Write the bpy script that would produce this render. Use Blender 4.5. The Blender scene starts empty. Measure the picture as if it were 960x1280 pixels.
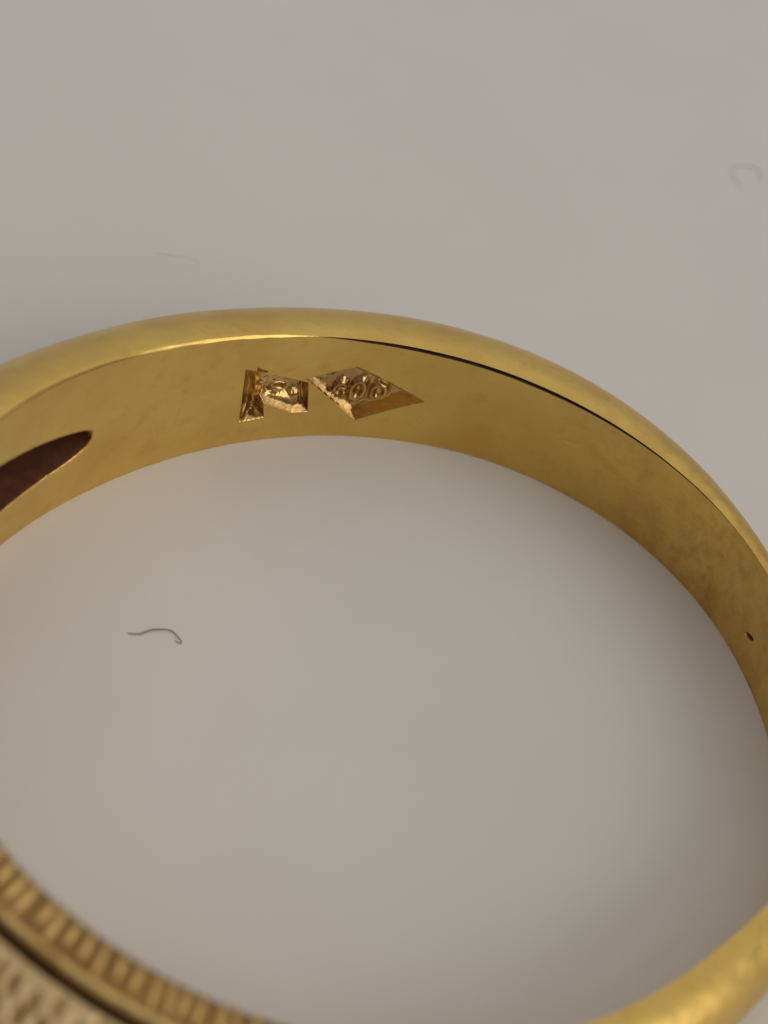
import bpy, math, random
import numpy as np
from mathutils import Matrix, Vector

MM = 0.001
scene = bpy.context.scene
col = scene.collection
rng = np.random.default_rng(7)
random.seed(7)

# ------------------------------------------------------------------ camera
CAM = np.array([0.0, -25.30958208, 31.79377947])           # millimetres
FW = np.array([-0.0299126, 0.70220693, -0.71134427])
RT = np.array([0.92133639, 0.29534366, 0.25280699])
UP = np.array([-0.38761384, 0.64782525, 0.65580329])
FPX = 2600.0                                                # focal length for a 960 px wide picture
cd = bpy.data.cameras.new('camera')
cam = bpy.data.objects.new('camera', cd)
col.objects.link(cam)
cam.matrix_world = Matrix((
    (RT[0], UP[0], -FW[0], CAM[0] * MM),
    (RT[1], UP[1], -FW[1], CAM[1] * MM),
    (RT[2], UP[2], -FW[2], CAM[2] * MM),
    (0, 0, 0, 1)))
cd.sensor_fit = 'HORIZONTAL'
cd.sensor_width = 36.0
cd.lens = FPX / 960.0 * 36.0
cd.clip_start = 0.002
cd.clip_end = 20.0
cd.dof.use_dof = True
cd.dof.focus_distance = 0.0436
cd.dof.aperture_fstop = 130.0
scene.camera = cam

# ------------------------------------------------------------------ light of the room
world = bpy.data.worlds.new('World')
scene.world = world
world.use_nodes = True
bg = world.node_tree.nodes['Background']
bg.inputs['Color'].default_value = (1.0, 0.95, 0.90, 1)
bg.inputs['Strength'].default_value = 0.165

def area(name, loc, target, size, power, color):
    ld = bpy.data.lights.new(name, 'AREA')
    ld.shape = 'RECTANGLE'
    ld.size, ld.size_y = size
    ld.energy = power
    ld.color = color
    o = bpy.data.objects.new(name, ld)
    col.objects.link(o)
    o.location = loc
    o.rotation_euler = (Vector(target) - Vector(loc)).to_track_quat('-Z', 'Y').to_euler()
    return o
area('ceiling_light', (0.6, 0.8, 1.5), (0.6, 0.8, 0), (4.0, 3.8), 19.0, (1.0, 0.955, 0.90))
area('far_fill_light', (-0.2, 2.2, 0.75), (0, 0, 0.1), (3.4, 1.4), 3.6, (1.0, 0.955, 0.90))  # added unseen panel standing in for a lit far wall, brightens the rim
area('window_light', (1.28, -0.22, 0.70), (0, 0, 0), (1.3, 1.15), 8.3, (1.0, 0.965, 0.92))

scene.view_settings.view_transform = 'Standard'
scene.view_settings.look = 'None'
scene.view_settings.gamma = 1.0
scene.view_settings.exposure = 0.0

# ------------------------------------------------------------------ small helpers
def tag(o, label=None, cat=None, group=None, kind=None):
    if label: o['label'] = label
    if cat: o['category'] = cat
    if group: o['group'] = group
    if kind: o['kind'] = kind
    return o

def mesh_obj(name, V, F, mat, parent=None, normals=None, smooth=True):
    """V: (n,3) millimetres, F: (m,4) quads or list of faces"""
    me = bpy.data.meshes.new(name)
    V = np.asarray(V, float) * MM
    if isinstance(F, np.ndarray):
        m, k = F.shape
        me.vertices.add(len(V)); me.vertices.foreach_set('co', V.astype(np.float32).ravel())
        me.loops.add(m * k); me.loops.foreach_set('vertex_index', F.astype(np.int32).ravel())
        me.polygons.add(m)
        me.polygons.foreach_set('loop_start', np.arange(0, m * k, k, dtype=np.int32))
        me.polygons.foreach_set('loop_total', np.full(m, k, dtype=np.int32))
        me.update(calc_edges=True)
    else:
        me.from_pydata([tuple(v) for v in V], [], F)
    me.polygons.foreach_set('use_smooth', np.full(len(me.polygons), smooth))
    if normals is not None:
        me.normals_split_custom_set_from_vertices([tuple(n) for n in normals])
    me.materials.append(mat)
    me.validate()
    o = bpy.data.objects.new(name, me)
    col.objects.link(o)
    o.parent = parent
    return o

def vnoise(x, y, seed):
    """smooth value noise in -1..1"""
    g = np.random.default_rng(seed).uniform(-1, 1, (256, 256))
    xi = np.floor(x).astype(int); yi = np.floor(y).astype(int)
    fx = x - xi; fy = y - yi
    fx = fx * fx * (3 - 2 * fx); fy = fy * fy * (3 - 2 * fy)
    a = g[xi % 256, yi % 256]; b = g[(xi + 1) % 256, yi % 256]
    c = g[xi % 256, (yi + 1) % 256]; d = g[(xi + 1) % 256, (yi + 1) % 256]
    return (a * (1 - fx) + b * fx) * (1 - fy) + (c * (1 - fx) + d * fx) * fy

def sstep(a, b, x):
    t = np.clip((x - a) / (b - a), 0, 1)
    return t * t * (3 - 2 * t)

# ------------------------------------------------------------------ materials
def new_mat(name):
    m = bpy.data.materials.new(name)
    m.use_nodes = True
    nt = m.node_tree
    return m, nt, nt.nodes['Principled BSDF']

def mmcoord(nt, scale=(1, 1, 1)):
    tc = nt.nodes.new('ShaderNodeTexCoord')
    mp = nt.nodes.new('ShaderNodeMapping')
    mp.inputs['Scale'].default_value = tuple(s * 1000 for s in scale)
    nt.links.new(tc.outputs['Object'], mp.inputs['Vector'])
    return mp.outputs['Vector']

def noise(nt, vec, scale, detail=4, rough=0.55):
    n = nt.nodes.new('ShaderNodeTexNoise')
    n.inputs['Scale'].default_value = scale
    n.inputs['Detail'].default_value = detail
    n.inputs['Roughness'].default_value = rough
    nt.links.new(vec, n.inputs['Vector'])
    return n.outputs['Fac']

def ramp(nt, fac, stops):
    r = nt.nodes.new('ShaderNodeValToRGB')
    el = r.color_ramp.elements
    while len(el) < len(stops): el.new(0.5)
    for e, (p, c) in zip(el, stops):
        e.position = p
        e.color = c if len(c) == 4 else (*c, 1)
    nt.links.new(fac, r.inputs['Fac'])
    return r.outputs['Color']

def gold(name, base, dull, spots, rough=(0.16, 0.3), bump=0.12, dull_amt=0.5, spot_lo=0.64, stain=False):
    m, nt, b = new_mat(name)
    b.inputs['Metallic'].default_value = 1.0
    v = mmcoord(nt)
    big = noise(nt, v, 0.55, 5, 0.6)
    c1 = ramp(nt, big, [(0.36, base), (0.68, tuple(base[i] * (1 - dull_amt) + dull[i] * dull_amt for i in range(3)))])
    fine = noise(nt, v, 2.1, 4, 0.62)
    f2 = ramp(nt, fine, [(spot_lo - 0.08, (0, 0, 0)), (spot_lo + 0.16, (1, 1, 1))])
    mix = nt.nodes.new('ShaderNodeMix'); mix.data_type = 'RGBA'
    nt.links.new(f2, mix.inputs['Factor'])
    nt.links.new(c1, mix.inputs['A'])
    mix.inputs['B'].default_value = (*spots, 1)
    res = mix.outputs['Result']
    if stain:
        # brownish smudges of skin grease and polish, on one stretch of the shank
        dv = nt.nodes.new('ShaderNodeVectorMath'); dv.operation = 'DISTANCE'
        nt.links.new(v, dv.inputs[0]); dv.inputs[1].default_value = (5.6, 7.2, 1.0)
        mk = ramp(nt, dv.outputs['Value'], [(0.0, (1, 1, 1)), (1.0, (0, 0, 0))])
        dv2 = nt.nodes.new('ShaderNodeMath'); dv2.operation = 'DIVIDE'
        nt.links.new(dv.outputs['Value'], dv2.inputs[0]); dv2.inputs[1].default_value = 5.5
        nt.links.new(dv2.outputs[0], mk.node.inputs['Fac'])
        sm_ = ramp(nt, noise(nt, v, 1.9, 6, 0.7), [(0.44, (0, 0, 0)), (0.70, (1, 1, 1))])
        mm_ = nt.nodes.new('ShaderNodeMath'); mm_.operation = 'MULTIPLY'
        nt.links.new(mk, mm_.inputs[0]); nt.links.new(sm_, mm_.inputs[1])
        mx2 = nt.nodes.new('ShaderNodeMix'); mx2.data_type = 'RGBA'
        nt.links.new(mm_.outputs[0], mx2.inputs['Factor'])
        nt.links.new(res, mx2.inputs['A'])
        mx2.inputs['B'].default_value = (0.50, 0.30, 0.085, 1)
        res = mx2.outputs['Result']
    nt.links.new(res, b.inputs['Base Color'])
    r = ramp(nt, noise(nt, v, 1.3, 5, 0.65), [(0.3, (rough[0],) * 3), (0.72, (rough[1],) * 3)])
    nt.links.new(r, b.inputs['Roughness'])
    # hair-line scratches along the band and faint unevenness
    sv = mmcoord(nt, (1.1, 1.1, 14.0))
    s = noise(nt, sv, 1.5, 3, 0.6)
    sv2 = mmcoord(nt, (9.0, 2.0, 3.0))
    s2 = noise(nt, sv2, 1.2, 3, 0.6)
    w = noise(nt, v, 0.9, 2, 0.5)
    add = nt.nodes.new('ShaderNodeMath'); add.operation = 'MULTIPLY_ADD'
    nt.links.new(w, add.inputs[0]); add.inputs[1].default_value = 3.0
    nt.links.new(s, add.inputs[2])
    ad2 = nt.nodes.new('ShaderNodeMath'); ad2.operation = 'MULTIPLY_ADD'
    nt.links.new(s2, ad2.inputs[0]); ad2.inputs[1].default_value = 0.6
    nt.links.new(add.outputs[0], ad2.inputs[2])
    bp = nt.nodes.new('ShaderNodeBump')
    bp.inputs['Strength'].default_value = bump
    bp.inputs['Distance'].default_value = 0.00006
    nt.links.new(ad2.outputs[0], bp.inputs['Height'])
    nt.links.new(bp.outputs['Normal'], b.inputs['Normal'])
    return m

GOLD = gold('polished_gold', (0.775, 0.548, 0.155), (0.69, 0.445, 0.12), (0.66, 0.42, 0.115), rough=(0.28, 0.42), bump=0.16, dull_amt=1.0, stain=True)
GOLD_STAMP = gold('stamped_gold', (0.66, 0.44, 0.17), (0.34, 0.20, 0.08), (0.20, 0.11, 0.045),
                  rough=(0.11, 0.19), bump=0.06, dull_amt=1.0, spot_lo=0.66)  # browned beyond its tarnish to imitate dark reflections in the marks
GOLD_ROUGH = gold('cast_gold', (0.78, 0.55, 0.22), (0.62, 0.40, 0.15), (0.40, 0.21, 0.07),
                  rough=(0.26, 0.42), bump=0.35, dull_amt=0.8, spot_lo=0.6)

def recess_brown(name, a, b_, rough=0.6, metal=0.3):
    m, nt, b = new_mat(name)
    v = mmcoord(nt)
    c = ramp(nt, noise(nt, v, 2.2, 5, 0.6), [(0.35, a), (0.7, b_)])
    nt.links.new(c, b.inputs['Base Color'])
    b.inputs['Roughness'].default_value = rough
    b.inputs['Metallic'].default_value = metal
    bp = nt.nodes.new('ShaderNodeBump')
    bp.inputs['Strength'].default_value = 0.4
    bp.inputs['Distance'].default_value = 0.00005
    nt.links.new(noise(nt, v, 6.0, 5, 0.6), bp.inputs['Height'])
    nt.links.new(bp.outputs['Normal'], b.inputs['Normal'])
    return m
TARNISH = recess_brown('tarnished_hollow', (0.15, 0.050, 0.028), (0.24, 0.092, 0.045), 0.5, 0.4)  # tarnish brown set extra dark, painting in part of the hollow's shade
BROWNED = gold('browned_gold', (0.36, 0.215, 0.075), (0.27, 0.15, 0.05), (0.16, 0.08, 0.03), rough=(0.32, 0.48), bump=0.35, dull_amt=1.0)
SEAM = recess_brown('dark_seam_shade', (0.08, 0.042, 0.02), (0.17, 0.09, 0.04), 0.6, 0.3)  # dark brown painted in to deepen the shade inside seam, groove and pit
PANEL = gold('textured_panel_gold', (0.66, 0.50, 0.26), (0.50, 0.36, 0.17), (0.26, 0.15, 0.07),
             rough=(0.42, 0.58), bump=0.15, dull_amt=0.9, spot_lo=0.66)

def table_material():
    m, nt, b = new_mat('matte_white_table')
    v = mmcoord(nt)
    c = ramp(nt, noise(nt, v, 0.16, 4, 0.55), [(0.3, (0.70, 0.675, 0.65)), (0.7, (0.735, 0.71, 0.685))])
    nt.links.new(c, b.inputs['Base Color'])
    b.inputs['Roughness'].default_value = 0.42
    b.inputs['Specular IOR Level'].default_value = 0.35
    bp = nt.nodes.new('ShaderNodeBump')
    bp.inputs['Strength'].default_value = 0.16
    bp.inputs['Distance'].default_value = 0.00004
    n1 = noise(nt, v, 2.6, 3, 0.5)
    # the scuffed relief comes in patches
    patch = ramp(nt, noise(nt, v, 0.32, 2, 0.5), [(0.50, (0, 0, 0)), (0.66, (1, 1, 1))])
    mu = nt.nodes.new('ShaderNodeMath'); mu.operation = 'MULTIPLY'
    nt.links.new(n1, mu.inputs[0]); nt.links.new(patch, mu.inputs[1])
    nt.links.new(mu.outputs[0], bp.inputs['Height'])
    nt.links.new(bp.outputs['Normal'], b.inputs['Normal'])
    return m
TABLE = table_material()

def fibre_mat(name, c):
    m, nt, b = new_mat(name)
    v = mmcoord(nt)
    k = ramp(nt, noise(nt, v, 4.0, 2), [(0.3, c), (0.7, tuple(x * 1.35 for x in c))])
    nt.links.new(k, b.inputs['Base Color'])
    b.inputs['Roughness'].default_value = 0.6
    return m
FIB_DARK = fibre_mat('dark_fibre', (0.075, 0.065, 0.05))
FIB_GREY = fibre_mat('grey_fibre', (0.42, 0.40, 0.375))
FIB_PALE = fibre_mat('pale_fibre', (0.62, 0.595, 0.57))

# ------------------------------------------------------------------ the table
tb = mesh_obj('table_surface', [(-250, -250, 0), (250, -250, 0), (250, 250, 0), (-250, 250, 0)],
              [(0, 1, 2, 3)], TABLE, smooth=False)
tag(tb, 'matte white table surface under the ring', kind='structure')

# ------------------------------------------------------------------ ring: plan and band width
R0 = 8.5
def rin(t):      # inside radius, slightly oval
    dt = (np.asarray(t) - math.radians(6) + math.pi) % (2 * math.pi) - math.pi
    return (R0 * (1 - 0.03177920385848747 * np.cos(2 * t) + 0.07919599599551505 * np.sin(2 * t))
            + 0.45 * np.exp(-(dt / math.radians(16)) ** 2))
def band_h(t):   # band width, wider towards the head
    return (3.3152953738918027 - 1.0201846217998933 * np.cos(t) - 0.6456341350861893 * np.sin(t)
            + 0.002781784534392687 * np.cos(2 * t) + 0.19500855056453217 * np.sin(2 * t))
_tn = np.radians([-60, -25, 10, 30, 48.5, 63, 74, 85, 96, 108, 123, 150, 165, 190, 240, 280, 300])
_tv = np.array([1.3, 1.05, 0.80, 0.72, 0.78, 1.3, 1.62, 1.86, 1.92, 1.85, 1.76, 1.80, 1.86, 2.1, 2.4, 1.7, 1.3])
def thick(t):
    tt = (t + math.radians(60)) % (2 * math.pi) - math.radians(60)
    s = 0
    for k in (-8, -4, 0, 4, 8):
        s = s + np.interp((tt + math.radians(k)), _tn, _tv)
    return s / 5

def wall_at(px, py, off=0.0):
    """photograph pixel -> (theta, z) on the inside wall of the ring"""
    d = FW + RT * (px - 480) / FPX - UP * (py - 640) / FPX
    d = d / np.linalg.norm(d)
    s = np.linspace(25, 65, 40001)
    P = CAM + s[:, None] * d
    t = np.arctan2(P[:, 1], P[:, 0])
    f = np.hypot(P[:, 0], P[:, 1]) - rin(t) - off
    i = np.where((f[:-1] < 0) & (f[1:] >= 0))[0][0]
    return (t[i] % (2 * math.pi), P[i, 2])

def table_at(px, py, z=0.0):
    d = FW + RT * (px - 480) / FPX - UP * (py - 640) / FPX
    return CAM + d * (z - CAM[2]) / d[2]

# arc-length coordinate along the wall, measured from theta = 115 degrees, growing to the right in view
_T0 = math.radians(115)
_tt = np.linspace(0, 2 * math.pi, 4001)
_ss = np.concatenate([[0], np.cumsum(0.5 * (rin(_tt[1:]) + rin(_tt[:-1])) * np.diff(_tt))])
def arc(t): return np.interp(_T0, _tt, _ss) - np.interp(t, _tt, _ss)
def sz(px, py, off=0.0):
    t, z = wall_at(px, py, off)
    return np.array([float(arc(t)), z])

def poly_in(poly, S, Z, insets):
    """normalised depth of points in a convex outline; inset = how far each flank runs in"""
    P = np.array(poly); n = len(P)
    area2 = sum(P[i][0] * P[(i + 1) % n][1] - P[(i + 1) % n][0] * P[i][1] for i in range(n))
    sg = 1 if area2 > 0 else -1
    out = np.full(S.shape, 9.0)
    for i in range(n):
        a, b = P[i], P[(i + 1) % n]
        e = (b - a) / np.linalg.norm(b - a)
        d = sg * (e[0] * (Z - a[1]) - e[1] * (S - a[0]))
        out = np.minimum(out, d / insets[i])
    return out

# ------------------------------------------------------------------ ring: inside wall as a fine grid
def theta_grid():
    t, out = 0.0, []
    while t < 2 * math.pi:
        out.append(t)
        deg = math.degrees(t)
        if 98.5 < deg < 131.5: step = 0.0095
        elif 150 < deg < 184: step = 0.018
        elif 40 < deg < 44: step = 0.012
        elif 28 < deg < 184: step = 0.045
        else: step = 0.11
        t += step / float(rin(t))
    return np.array(out)
TH = theta_grid()
NT = len(TH)
NZ = 250
SV = np.linspace(0, 1, NZ)
T2, S2 = np.meshgrid(TH, SV, indexing='ij')
H2 = band_h(T2)
GAPW = (0.070 * sstep(math.radians(124), math.radians(102), T2[:, 0]) * sstep(math.radians(60), math.radians(88), T2[:, 0])
        + 0.030 * sstep(math.radians(46), math.radians(66), T2[:, 0]) * sstep(math.radians(120), math.radians(110), T2[:, 0])
        + 0.030 * sstep(math.radians(147), math.radians(156), T2[:, 0]))
CHAM = 0.044 * sstep(math.radians(118), math.radians(124), T2[:, 0]) * sstep(math.radians(158), math.radians(146), T2[:, 0])
CHAM = CHAM * (0.75 + 0.45 * vnoise(TH * 22, TH * 0, 3))
TOPG = GAPW + CHAM + 0.012
# outline of the long opening in the shoulder; the grid rows follow it
U = np.array([(math.degrees(a), b) for a, b in (wall_at(*p) for p in
     ((117.5, 540), (112, 540), (93, 542.5), (70, 550.5), (50, 558.5), (20, 573), (0, 585)))])
L = np.array([(math.degrees(a), b) for a, b in (wall_at(*p) for p in
     ((118, 541), (117.5, 545), (115, 551), (102, 564), (79, 583), (60, 596.5), (56, 597.5), (29, 621), (0, 642)))])
TDEG = np.degrees(T2[:, 0])
Tm = np.where(TDEG > 196, 392 - TDEG, TDEG)      # the opening is symmetric about 196 degrees
t_tip = U[:, 0].min() - 0.05
def edge_fit(E):
    B = lambda d: np.stack([np.sqrt(d), d, d ** 1.5], -1)
    d = np.maximum(E[:, 0] - t_tip, 0)
    k = np.linalg.lstsq(B(d), E[:, 1] - 1.86, rcond=None)[0]
    dm = np.clip(Tm - t_tip, 0, None)
    lim = E[:, 0].max() - t_tip
    return 1.86 + B(np.minimum(dm, lim + 3)) @ k
zu, zl = edge_fit(U), edge_fit(L)
zl = zl + 0.02 * np.exp(-((Tm - 164.6) / 0.35) ** 2)          # small burr on the lower edge
J1, J2 = 95, 165
hw = band_h(TH) - TOPG
ap = sstep(t_tip - 14, t_tip, Tm)
za = np.where(Tm > t_tip, zl, hw * J1 / (NZ - 1) * (1 - ap) + 1.86 * ap)
zb = np.where(Tm > t_tip, zu, hw * J2 / (NZ - 1) * (1 - ap) + 1.86 * ap)
zb = np.maximum(zb, za)
j = np.arange(NZ)
k1 = (j / J1)[None, :]; k3 = ((j - J2) / (NZ - 1 - J2))[None, :]
k2 = np.clip((j - J1) / (J2 - J1), 0, 1)
wv = sstep(t_tip - 14, t_tip, Tm)[:, None]
k2 = (1 - wv) * k2[None, :] + wv * (0.5 - 0.5 * np.cos(np.pi * k2))[None, :]
Z2 = np.where(j < J1, za[:, None] * k1, np.where(j <= J2, za[:, None] + (zb - za)[:, None] * k2,
              zb[:, None] + (hw - zb)[:, None] * k3))
zu, zl, Tm = zu[:, None] + 0 * Z2, zl[:, None] + 0 * Z2, Tm[:, None] + 0 * Z2
A2 = arc(T2)
D = np.zeros_like(Z2)
part = np.zeros(Z2.shape, int)          # 0 band, 1 eagle stamp, 2 lozenge, 3 shoulder slot, 4 pit

# gentle unevenness of the hand-finished wall, softened lower edge
D += 0.010 * vnoise(A2 * 0.55, Z2 * 0.5, 11) + 0.0035 * vnoise(A2 * 1.9, Z2 * 1.4, 12)
soft = sstep(math.radians(112), math.radians(92), T2) * sstep(math.radians(20), math.radians(35), T2)
D += 0.018 * np.clip(1 - Z2 / (0.05 + 0.06 * soft), 0, 1) ** 2

# --- lozenge mark
LZ = [sz(381.5, 474), sz(448, 458.5), sz(531, 502), sz(443, 524.5)]
q = poly_in(LZ, A2, Z2, [0.14, 0.17, 0.35, 0.03])
# short facets added to the lower left flank, turned up to reflect the window
ed = LZ[0] - LZ[3]; el = np.hypot(*ed); ed = ed / el
ta = ((A2 - LZ[3][0]) * ed[0] + (Z2 - LZ[3][1]) * ed[1]) / el
sl_ = np.floor(np.clip(ta, 0, 0.999) * 8) / 8 * el
pl = 1.19 * (0.52 * (A2 - LZ[3][0] - ed[0] * sl_) + 0.854 * (Z2 - LZ[3][1] - ed[1] * sl_)) / 0.17 + 0.05
q = np.minimum(q, np.where(q > 0, pl, 9.0))
ins = q > 0
fl = np.clip(q, 0, 1)
dep = 0.17 * fl
rel = np.zeros_like(dep)
def ringbump(cx, cz, rx, rz, w, hgt, gap=None):
    c = np.hypot((A2 - cx) / rx, (Z2 - cz) / rz)
    b = hgt * np.exp(-((c - 1) / w) ** 2)
    if gap is not None:
        an = np.arctan2(Z2 - cz, A2 - cx)
        b = b * (1 - np.exp(-((np.angle(np.exp(1j * (an - gap)))) / 0.45) ** 2))
    return b
def strokebump(a, b, w, hgt):
    a = np.array(a); b = np.array(b); e = b - a; L2 = e @ e
    t = np.clip(((A2 - a[0]) * e[0] + (Z2 - a[1]) * e[1]) / L2, 0, 1)
    dd = np.hypot(A2 - a[0] - t * e[0], Z2 - a[1] - t * e[1])
    return hgt * np.exp(-(dd / w) ** 2)
def fz(px, py): return sz(px, py, 0.2)
c1, c2, c3 = fz(424, 483), fz(447, 483), fz(473, 486)
rel = np.maximum(rel, ringbump(c1[0], c1[1], 0.13, 0.22, 0.48, 0.13, gap=0.0))
rel = np.maximum(rel, ringbump(c2[0], c2[1], 0.15, 0.26, 0.46, 0.135))
rel = np.maximum(rel, ringbump(c3[0], c3[1], 0.15, 0.22, 0.48, 0.13))
rel += 0.016 * vnoise(A2 * 9, Z2 * 7, 5) + 0.008 * vnoise(A2 * 19, Z2 * 15, 6)
dep = dep - np.clip(rel, -0.02, 0.13) * sstep(0.8, 1.2, q)
edge = 0.012 * np.exp(-(np.minimum(q, 0) / 0.25) ** 2) * (q <= 0)     # metal pushed up around the punch
D = np.where(ins, D + dep, D - edge)
part[q > -0.02] = 2

# --- animal-head mark: a tall bar at its left and a struck field with a worn head in relief
BAR = [sz(307, 461.5), sz(320.5, 464), sz(329, 496), sz(329.5, 521), sz(298.5, 527.5)]
qb = poly_in(BAR, A2, Z2, [0.10, 0.16, 0.14, 0.10, 0.20])
FLD = [sz(317, 464.5), sz(385.5, 478), sz(384.5, 514), sz(364, 515), sz(320, 500)]
qf = poly_in(FLD, A2, Z2, [0.07, 0.13, 0.16, 0.20, 0.2])
db = 0.23 * np.clip(qb, 0, 1)
df = 0.20 * np.clip(qf, 0, 1)
def blob(c, rx, rz, ang, hgt, p=2):
    ca, sa = math.cos(ang), math.sin(ang)
    x = (A2 - c[0]) * ca + (Z2 - c[1]) * sa
    y = -(A2 - c[0]) * sa + (Z2 - c[1]) * ca
    return hgt * np.exp(-(np.hypot(x / rx, y / rz)) ** p)
rf = blob(sz(349, 502, 0.08), 0.42, 0.24, -0.25, 0.17, 6)
rf = np.maximum(rf, blob(sz(346, 484, 0.14), 0.17, 0.10, -0.1, 0.14, 5))
rf = np.maximum(rf, blob(sz(366, 498, 0.08), 0.20, 0.26, 0.1, 0.15, 3))
rf = np.maximum(rf, strokebump(sz(374.5, 482, 0.1), sz(375, 505, 0.1), 0.035, 0.10))
rf += 0.02 * vnoise(A2 * 10, Z2 * 8, 8) + 0.008 * vnoise(A2 * 22, Z2 * 18, 9)
df = df - np.clip(rf, -0.03, 0.18) * sstep(0.5, 1.1, qf)
rb = strokebump(sz(321, 467, 0.1), sz(313, 507, 0.1), 0.04, 0.17)
rb = np.maximum(rb, strokebump(sz(313, 507, 0.1), sz(302, 524, 0.05), 0.05, 0.16))
rb += 0.02 * vnoise(A2 * 12, Z2 * 9, 10)
db = db - np.clip(rb, -0.03, 0.19) * sstep(0.0, 0.5, qb)
un = np.maximum(db * (qb > 0), df * (qf > 0))
inb = (qb > 0) | (qf > 0)
qm = np.maximum(qb, qf)
edge = 0.012 * np.exp(-(np.minimum(qm, 0) / 0.25) ** 2) * (qm <= 0)
D = np.where(inb, D + un, D - edge)
nick = poly_in([sz(322, 459), sz(336, 464), sz(334, 467), sz(321, 465)], A2, Z2, [0.05] * 4)
D = np.where((nick > 0) & ~inb, D + 0.09 * np.clip(nick, 0, 1), D)
part[(qm > -0.02) | (nick > 0)] = 1

# --- long opening through the lining of the shoulder (continues out of view, mirrored)
inside = np.where(Tm > t_tip, np.minimum(zu - Z2, Z2 - zl), -np.hypot((t_tip - Tm) * 0.14, Z2 - 1.86))
D += np.where(inside > 0, 1.15 * sstep(0.0, 0.06, inside) + 0.30 * sstep(0.05, 0.45, inside)
              + 0.03 * vnoise(A2 * 6, Z2 * 3, 21) * sstep(0.05, 0.2, inside), 0.0)
D += np.where(inside <= 0, 0.03 * np.exp(inside / 0.035), 0.03)
part[(inside >= -1e-6) & (Tm > t_tip)] = 3

# --- a few casting pits; only one is big enough to tell
def pit(px, py, rx, rz, ang, depth, idx=None):
    global D
    c = sz(px, py)
    ca, sa = math.cos(ang), math.sin(ang)
    x = (A2 - c[0]) * ca + (Z2 - c[1]) * sa
    y = -(A2 - c[0]) * sa + (Z2 - c[1]) * ca
    e = np.hypot(x / rx, y / rz)
    D = D + depth * np.exp(-e ** 4)
    if idx: part[e < 1.0] = idx
pit(936, 795.5, 0.125, 0.045, 0.40, 0.26, 4)
for k in range(46):
    px, py = random.uniform(690, 930), 0
    f = (px - 690) / 240
    py = 560 + 190 * f ** 1.25 + random.uniform(-32, 55)
    try:
        r = random.uniform(0.03, 0.085)
        pit(px, py, r, r * random.uniform(0.5, 1), random.uniform(-1, 1), random.uniform(0.001, 0.005))
    except Exception:
        pass
pit(712, 553, 0.09, 0.05, 0.3, 0.012)
# faint bruises and file marks on the clear metal
for k in range(26):
    a = np.array([random.uniform(-5, 7.5), random.uniform(0.3, 2.6)])
    b = a + np.array([random.uniform(-0.5, 0.5), random.uniform(-0.25, 0.25)])
    D += strokebump(a, b, random.uniform(0.02, 0.05), random.uniform(0.001, 0.003)) * (part == 0)

RR = rin(T2) + D
WX = RR * np.cos(T2); WY = RR * np.sin(T2)
WALL = np.stack([WX, WY, Z2], -1)

def grid_normals(G, closed):
    if closed:
        du = np.roll(G, -1, 0) - np.roll(G, 1, 0)
    else:
        du = np.gradient(G, axis=0)
    dv = np.gradient(G, axis=1)
    n = np.cross(du, dv)
    return n / (np.linalg.norm(n, axis=-1, keepdims=True) + 1e-12)

def quads(nu, nv, closed):
    i = np.arange(nu if closed else nu - 1); j = np.arange(nv - 1)
    I, J = np.meshgrid(i, j, indexing='ij')
    I1 = (I + 1) % nu
    return np.stack([I * nv + J, I * nv + J + 1, I1 * nv + J + 1, I1 * nv + J], -1).reshape(-1, 4)

def split(name, G, N, F, sel, mat, parent, flip):
    Fs = F[sel]
    if flip: Fs = Fs[:, ::-1]
    ids, inv = np.unique(Fs.ravel(), return_inverse=True)
    return mesh_obj(name, G.reshape(-1, 3)[ids], inv.reshape(-1, 4), mat, parent, N.reshape(-1, 3)[ids])

ring = bpy.data.objects.new('gold_ring', None)
ring.empty_display_size = 0.01
col.objects.link(ring)
tag(ring, 'yellow gold finger ring with two stamped marks inside its band, lying on white table', 'ring')

NRM = -grid_normals(WALL, True)
# wall normals must look at the axis of the ring
mid = NRM[NT // 3, NZ // 2]; pos = WALL[NT // 3, NZ // 2]
if mid[0] * pos[0] + mid[1] * pos[1] > 0: NRM = -NRM
F = quads(NT, NZ, True)
pf = part.reshape(-1)[F].min(1)
pf = np.where((part.reshape(-1)[F] == part.reshape(-1)[F][:, :1]).all(1), pf, 0)
e1 = WALL.reshape(-1, 3)
f0 = F[0]; nn = np.cross(e1[f0[1]] - e1[f0[0]], e1[f0[2]] - e1[f0[1]])
flipw = (nn @ NRM.reshape(-1, 3)[f0[0]]) < 0
lining = split('inner_wall', WALL, NRM, F, pf == 0, GOLD, ring, flipw)
h1 = split('head_hallmark', WALL, NRM, F, pf == 1, GOLD_STAMP, ring, flipw)
tag(h1, 'worn animal head punch mark in an upright field')
h2 = split('lozenge_mark', WALL, NRM, F, pf == 2, GOLD_STAMP, ring, flipw)
tag(h2, 'diamond shaped punch mark with raised letters')
h3 = split('shoulder_opening', WALL, NRM, F, pf == 3, TARNISH, ring, flipw)
tag(h3, 'dark tarnished hollow behind the almond shaped opening')
h4 = split('casting_pit', WALL, NRM, F, pf == 4, SEAM, ring, flipw)

# ------------------------------------------------------------------ ring: seam, rim and outside
HEAD0, HEAD1 = math.radians(205), math.radians(283)
def head_w(t):
    return sstep(HEAD0 - 0.10, HEAD0 + 0.05, t) * sstep(HEAD1 + 0.10, HEAD1 - 0.05, t)

def out_grid():
    t, out = 0.0, []
    while t < 2 * math.pi:
        out.append(t)
        deg = math.degrees(t)
        step = 0.03 if 225 < deg < 285 else 0.07
        t += step / float(rin(t))
    return np.array(out)
TO = out_grid(); NO = len(TO)

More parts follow.
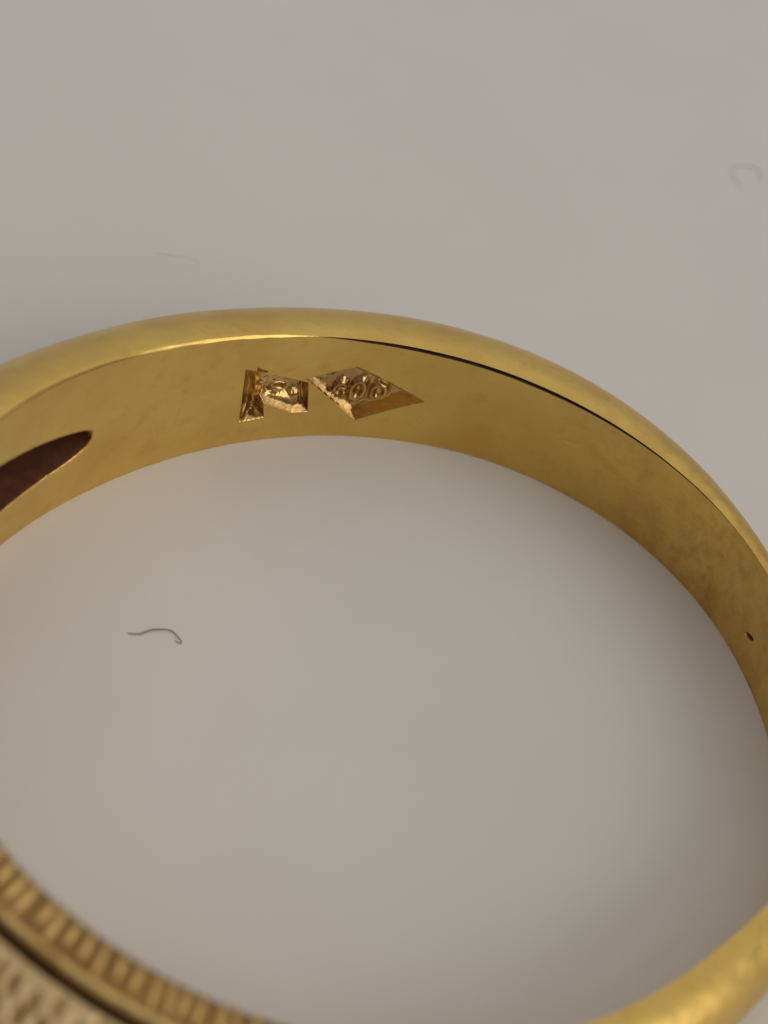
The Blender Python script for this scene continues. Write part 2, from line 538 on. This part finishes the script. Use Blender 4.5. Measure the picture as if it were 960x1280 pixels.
# head section: (outward, height below the rim top as a share or in mm)
hp_o = np.array([0.0, 0.04, 0.22, 0.44, 0.62, 0.66, 0.73, 0.80, 0.84, 0.86, 0.94, 0.98, 1.04, 1.5, 2.05, 2.5, 2.62, 2.5, 2.1, 1.0, 0.1])
hp_a = np.array([-0.03, 0.0, 0.01, 0.0, -0.02, 0.045, 0.07, 0.05, -0.05, -0.36, -0.36, -0.10, -0.04, -0.06, -0.28, -0.85, 0, 0, 0, 0, 0])
hp_s = np.array([1, 1, 1, 1, 1, 1, 1, 1, 1, 1, 1, 1, 1, 1, 1, 1, 0.55, 0.3, 0.08, 0.0, 0.0])   # share of band width
hp_u = np.array([0, 0.02, 0.08, 0.16, 0.24, 0.255, 0.27, 0.285, 0.295, 0.305, 0.335, 0.345, 0.36, 0.43, 0.53, 0.63, 0.72, 0.80, 0.88, 0.95, 1.0])
NU = 150
u = np.linspace(0, 1, NU)
TO2, U2 = np.meshgrid(TO, u, indexing='ij')
HB = band_h(TO2)
ang = np.pi * (0.015 + 0.985 * U2)
# plain shank: rounded D section, a little squarer than an ellipse
cx_ = np.abs(np.sin(ang)) ** 0.92; sg = np.sign(np.cos(ang)) * np.abs(np.cos(ang)) ** 0.96
PO = thick(TO2) * cx_
PZ = HB * (0.5 + 0.5 * sg)
HO = np.interp(U2, hp_u, hp_o)
HZ = HB * np.interp(U2, hp_u, hp_s) + np.interp(U2, hp_u, hp_a)
W = head_w(TO2)
# a broken lip and bark-like furrows on the panel
lipn = vnoise(TO2 * 40, U2 * 0, 31)
HZ += np.where((U2 > 0.25) & (U2 < 0.29), 0.03 * lipn, 0)
arcO = TO2 * 9.0
furrow = 0.012 * vnoise(arcO * 5, U2 * 22, 43) + 0.02 * vnoise(arcO * 1.6, U2 * 8, 44)
gr_ = random.Random(5)
for rowi in range(5):                      # rows of short gouges across the panel
    a0 = HEAD0 * 9.0 + gr_.uniform(0, 0.3)
    while a0 < HEAD1 * 9.0:
        u0 = 0.375 + rowi * 0.085 + gr_.uniform(-0.02, 0.02)
        u1 = u0 + gr_.uniform(0.05, 0.09)
        wd = gr_.uniform(0.035, 0.06); dp = gr_.uniform(0.10, 0.20)
        ct = a0 + 1.7 * (U2 - u0)
        sl = np.exp(-((arcO - ct) / wd) ** 2) * sstep(u0, u0 + 0.015, U2) * sstep(u1, u1 - 0.02, U2)
        furrow = np.minimum(furrow, furrow * 0 + 1.0) - dp * sl
        a0 += gr_.uniform(0.22, 0.36)
pm = sstep(0.35, 0.37, U2) * sstep(0.92, 0.85, U2)
HO2 = HO + furrow * pm * np.clip((U2 - 0.36) / 0.15, 0.15, 1)
HZ2 = HZ + furrow * pm * np.clip((0.7 - U2) / 0.15, 0.0, 1)
OO = PO * (1 - W) + HO2 * W
OZ = PZ * (1 - W) + HZ2 * W
OO += 0.012 * vnoise(arcO * 0.5, U2 * 4, 45)
OZ = np.maximum(OZ, 0.0)
OR = rin(TO2) + OO + 0.012
OUT = np.stack([OR * np.cos(TO2), OR * np.sin(TO2), OZ], -1)
NOUT = grid_normals(OUT, True)
m_ = NOUT[NO // 4, NU // 2]; p_ = OUT[NO // 4, NU // 2]
if m_[0] * p_[0] + m_[1] * p_[1] < 0: NOUT = -NOUT
FO = quads(NO, NU, True)
v = OUT.reshape(-1, 3); f0 = FO[(NO // 4) * (NU - 1) + NU // 2]
nn = np.cross(v[f0[1]] - v[f0[0]], v[f0[2]] - v[f0[1]])
flipo = (nn @ NOUT.reshape(-1, 3)[f0[0]]) < 0
fu = U2.reshape(-1)[FO].mean(1); fw = W.reshape(-1)[FO].mean(1)
hd = fw > 0.5
split('shank', OUT, NOUT, FO, ~hd, GOLD, ring, flipo)
border = split('head_border', OUT, NOUT, FO, hd & (fu <= 0.247), BROWNED, ring, flipo)
split('border_lip', OUT, NOUT, FO, hd & (fu > 0.247) & (fu <= 0.292), GOLD_ROUGH, ring, flipo)
gr = split('border_groove', OUT, NOUT, FO, hd & (fu > 0.292) & (fu <= 0.342), SEAM, ring, flipo)
tag(gr, 'dark groove between ribbed border and textured panel')
pn = split('textured_panel', OUT, NOUT, FO, hd & (fu > 0.342), PANEL, ring, flipo)
tag(pn, 'bark textured outer face of the ring head')

# seam strip joining the lining to the rim: a fine open gap in places, a bright bevel in others
gd = 0.20 * np.clip(GAPW / 0.1, 0.0, 1.0)
hT = band_h(TH); rT = WALL[:, -1, :2]; rr = np.hypot(rT[:, 0], rT[:, 1])
zt = hT - TOPG
# rim's own inner edge follows the outside grid's first row
def row(r, z): return np.stack([r * np.cos(TH), r * np.sin(TH), z], -1)
o_r = np.interp(TH, TO, OR[:, 0], period=2 * math.pi); o_z = np.interp(TH, TO, OZ[:, 0], period=2 * math.pi)
zc = zt + GAPW
SE = np.stack([row(rr, zt), row(rr + gd + 0.002, zt - 0.01), row(rr + gd + 0.003, zc), row(rr + 0.003, zc)], 1)
mesh_q = quads(NT, 4, True)
sm = mesh_obj('seam', SE.reshape(-1, 3), mesh_q[:, ::-1] if flipw else mesh_q, SEAM, ring, smooth=False)
tag(sm, 'thin dark seam line between lining and rim')
BV = np.stack([row(rr + 0.003, zc), row(rr + 0.004 + CHAM, zc + CHAM), row(np.maximum(o_r, rr + 0.005 + CHAM), o_z)], 1)
bq = quads(NT, 3, True)
mesh_obj('rim_bevel', BV.reshape(-1, 3), bq[:, ::-1] if flipw else bq, GOLD, ring, smooth=False)

# ribs across the border of the head, each one its own piece
def rib_mesh():
    nx, ny = 9, 9
    vs, fs = [], []
    for i in range(nx):
        a = i / (nx - 1)
        wid = 0.5 * (0.62 + 0.38 * math.sin(math.pi * min(1, a * 1.15)))
        hh = 0.25 + 0.75 * math.sin(math.pi * (0.12 + 0.80 * a)) ** 0.6
        for j in range(ny):
            b = math.pi * j / (ny - 1)
            vs.append((a, -wid * math.cos(b), hh * math.sin(b) - 0.12))
    for i in range(nx - 1):
        for j in range(ny - 1):
            k = i * ny + j
            fs.append((k, k + ny, k + ny + 1, k + 1))
    fs.append(tuple(range(ny))); fs.append(tuple(range((nx - 1) * ny, nx * ny))[::-1])
    me = bpy.data.meshes.new('rib')
    me.from_pydata([tuple(c * MM for c in v_) for v_ in vs], [], fs)
    me.polygons.foreach_set('use_smooth', np.full(len(me.polygons), True))
    me.materials.append(GOLD_ROUGH)
    return me
rib = rib_mesh()
t = HEAD0 + 0.02
while t < HEAD1 - 0.02:
    o = bpy.data.objects.new('rib', rib)
    col.objects.link(o)
    o.parent = ring
    r = float(rin(np.array(t))); z = float(band_h(np.array(t)))
    tj = t + random.uniform(-0.004, 0.004)
    o.location = ((r - 0.005) * math.cos(tj) * MM, (r - 0.005) * math.sin(tj) * MM, (z + 0.0) * MM)
    o.rotation_euler = (0, random.uniform(-0.03, 0.03), tj + 0.20 + random.uniform(-0.08, 0.08))
    o.scale = (random.uniform(0.48, 0.66), random.uniform(0.14, 0.19), random.uniform(0.07, 0.12))
    t += random.uniform(0.24, 0.31) / r

# ------------------------------------------------------------------ lint on the table
def fibre(name, pts, rad, mat, label, lift=0.03):
    P = [table_at(*p) for p in pts]
    P = np.array(P)
    # smooth the line
    n = len(P); ts = np.linspace(0, n - 1, (n - 1) * 6 + 1)
    def cr(i, f):
        p0, p1, p2, p3 = (P[min(max(i + k, 0), n - 1)] for k in (-1, 0, 1, 2))
        return 0.5 * ((2 * p1) + (-p0 + p2) * f + (2 * p0 - 5 * p1 + 4 * p2 - p3) * f * f + (-p0 + 3 * p1 - 3 * p2 + p3) * f ** 3)
    Q = np.array([cr(min(int(a), n - 2), a - min(int(a), n - 2)) for a in ts])
    k = len(Q)
    Q[:, 2] = rad * 0.9 + lift * np.sin(np.linspace(0, math.pi, k)) ** 2
    vs, fs = [], []
    for i in range(k):
        d = Q[min(i + 1, k - 1)] - Q[max(i - 1, 0)]; d /= np.linalg.norm(d)
        s = np.cross(d, (0, 0, 1.0)); s /= np.linalg.norm(s); up = np.cross(s, d)
        rr_ = rad * (0.55 + 0.45 * math.sin(math.pi * min(1, 0.12 + i / k)))
        for j in range(6):
            a = j * math.pi / 3
            vs.append(Q[i] + rr_ * (math.cos(a) * s + math.sin(a) * up))
    for i in range(k - 1):
        for j in range(6):
            fs.append((i * 6 + j, i * 6 + (j + 1) % 6, (i + 1) * 6 + (j + 1) % 6, (i + 1) * 6 + j))
    fs.append(tuple(range(6))); fs.append(tuple(range((k - 1) * 6, k * 6))[::-1])
    V = np.array(vs)
    c = V.mean(0); c[2] = 0
    o = mesh_obj(name, V - c, fs, mat)
    o.location = tuple(c * MM)
    tag(o, label, 'lint')
    return o
fibre('lint_fibre', [(160, 792), (168, 793), (176, 793), (183, 790.5), (190, 788.5), (200, 788.5), (209, 788.5), (216, 791), (222, 797), (226.5, 802), (225, 805), (219, 801.5)],
      0.0125, FIB_DARK, 'dark hooked lint fibre on the table inside the ring')
fibre('lint_fibre', [(949, 226), (951, 219), (946, 212), (936, 208.5), (924, 207.5), (916.5, 210), (915, 217), (918, 224), (923, 230), (926, 236)],
      0.0085, FIB_GREY, 'grey curled lint fibre on bare table well beyond the plain shank')
fibre('lint_fibre', [(192, 317), (205, 318), (218, 321), (232, 322), (243, 325), (250, 330)],
      0.0055, FIB_PALE, 'very faint pale lint fibre on the table outside the ring')
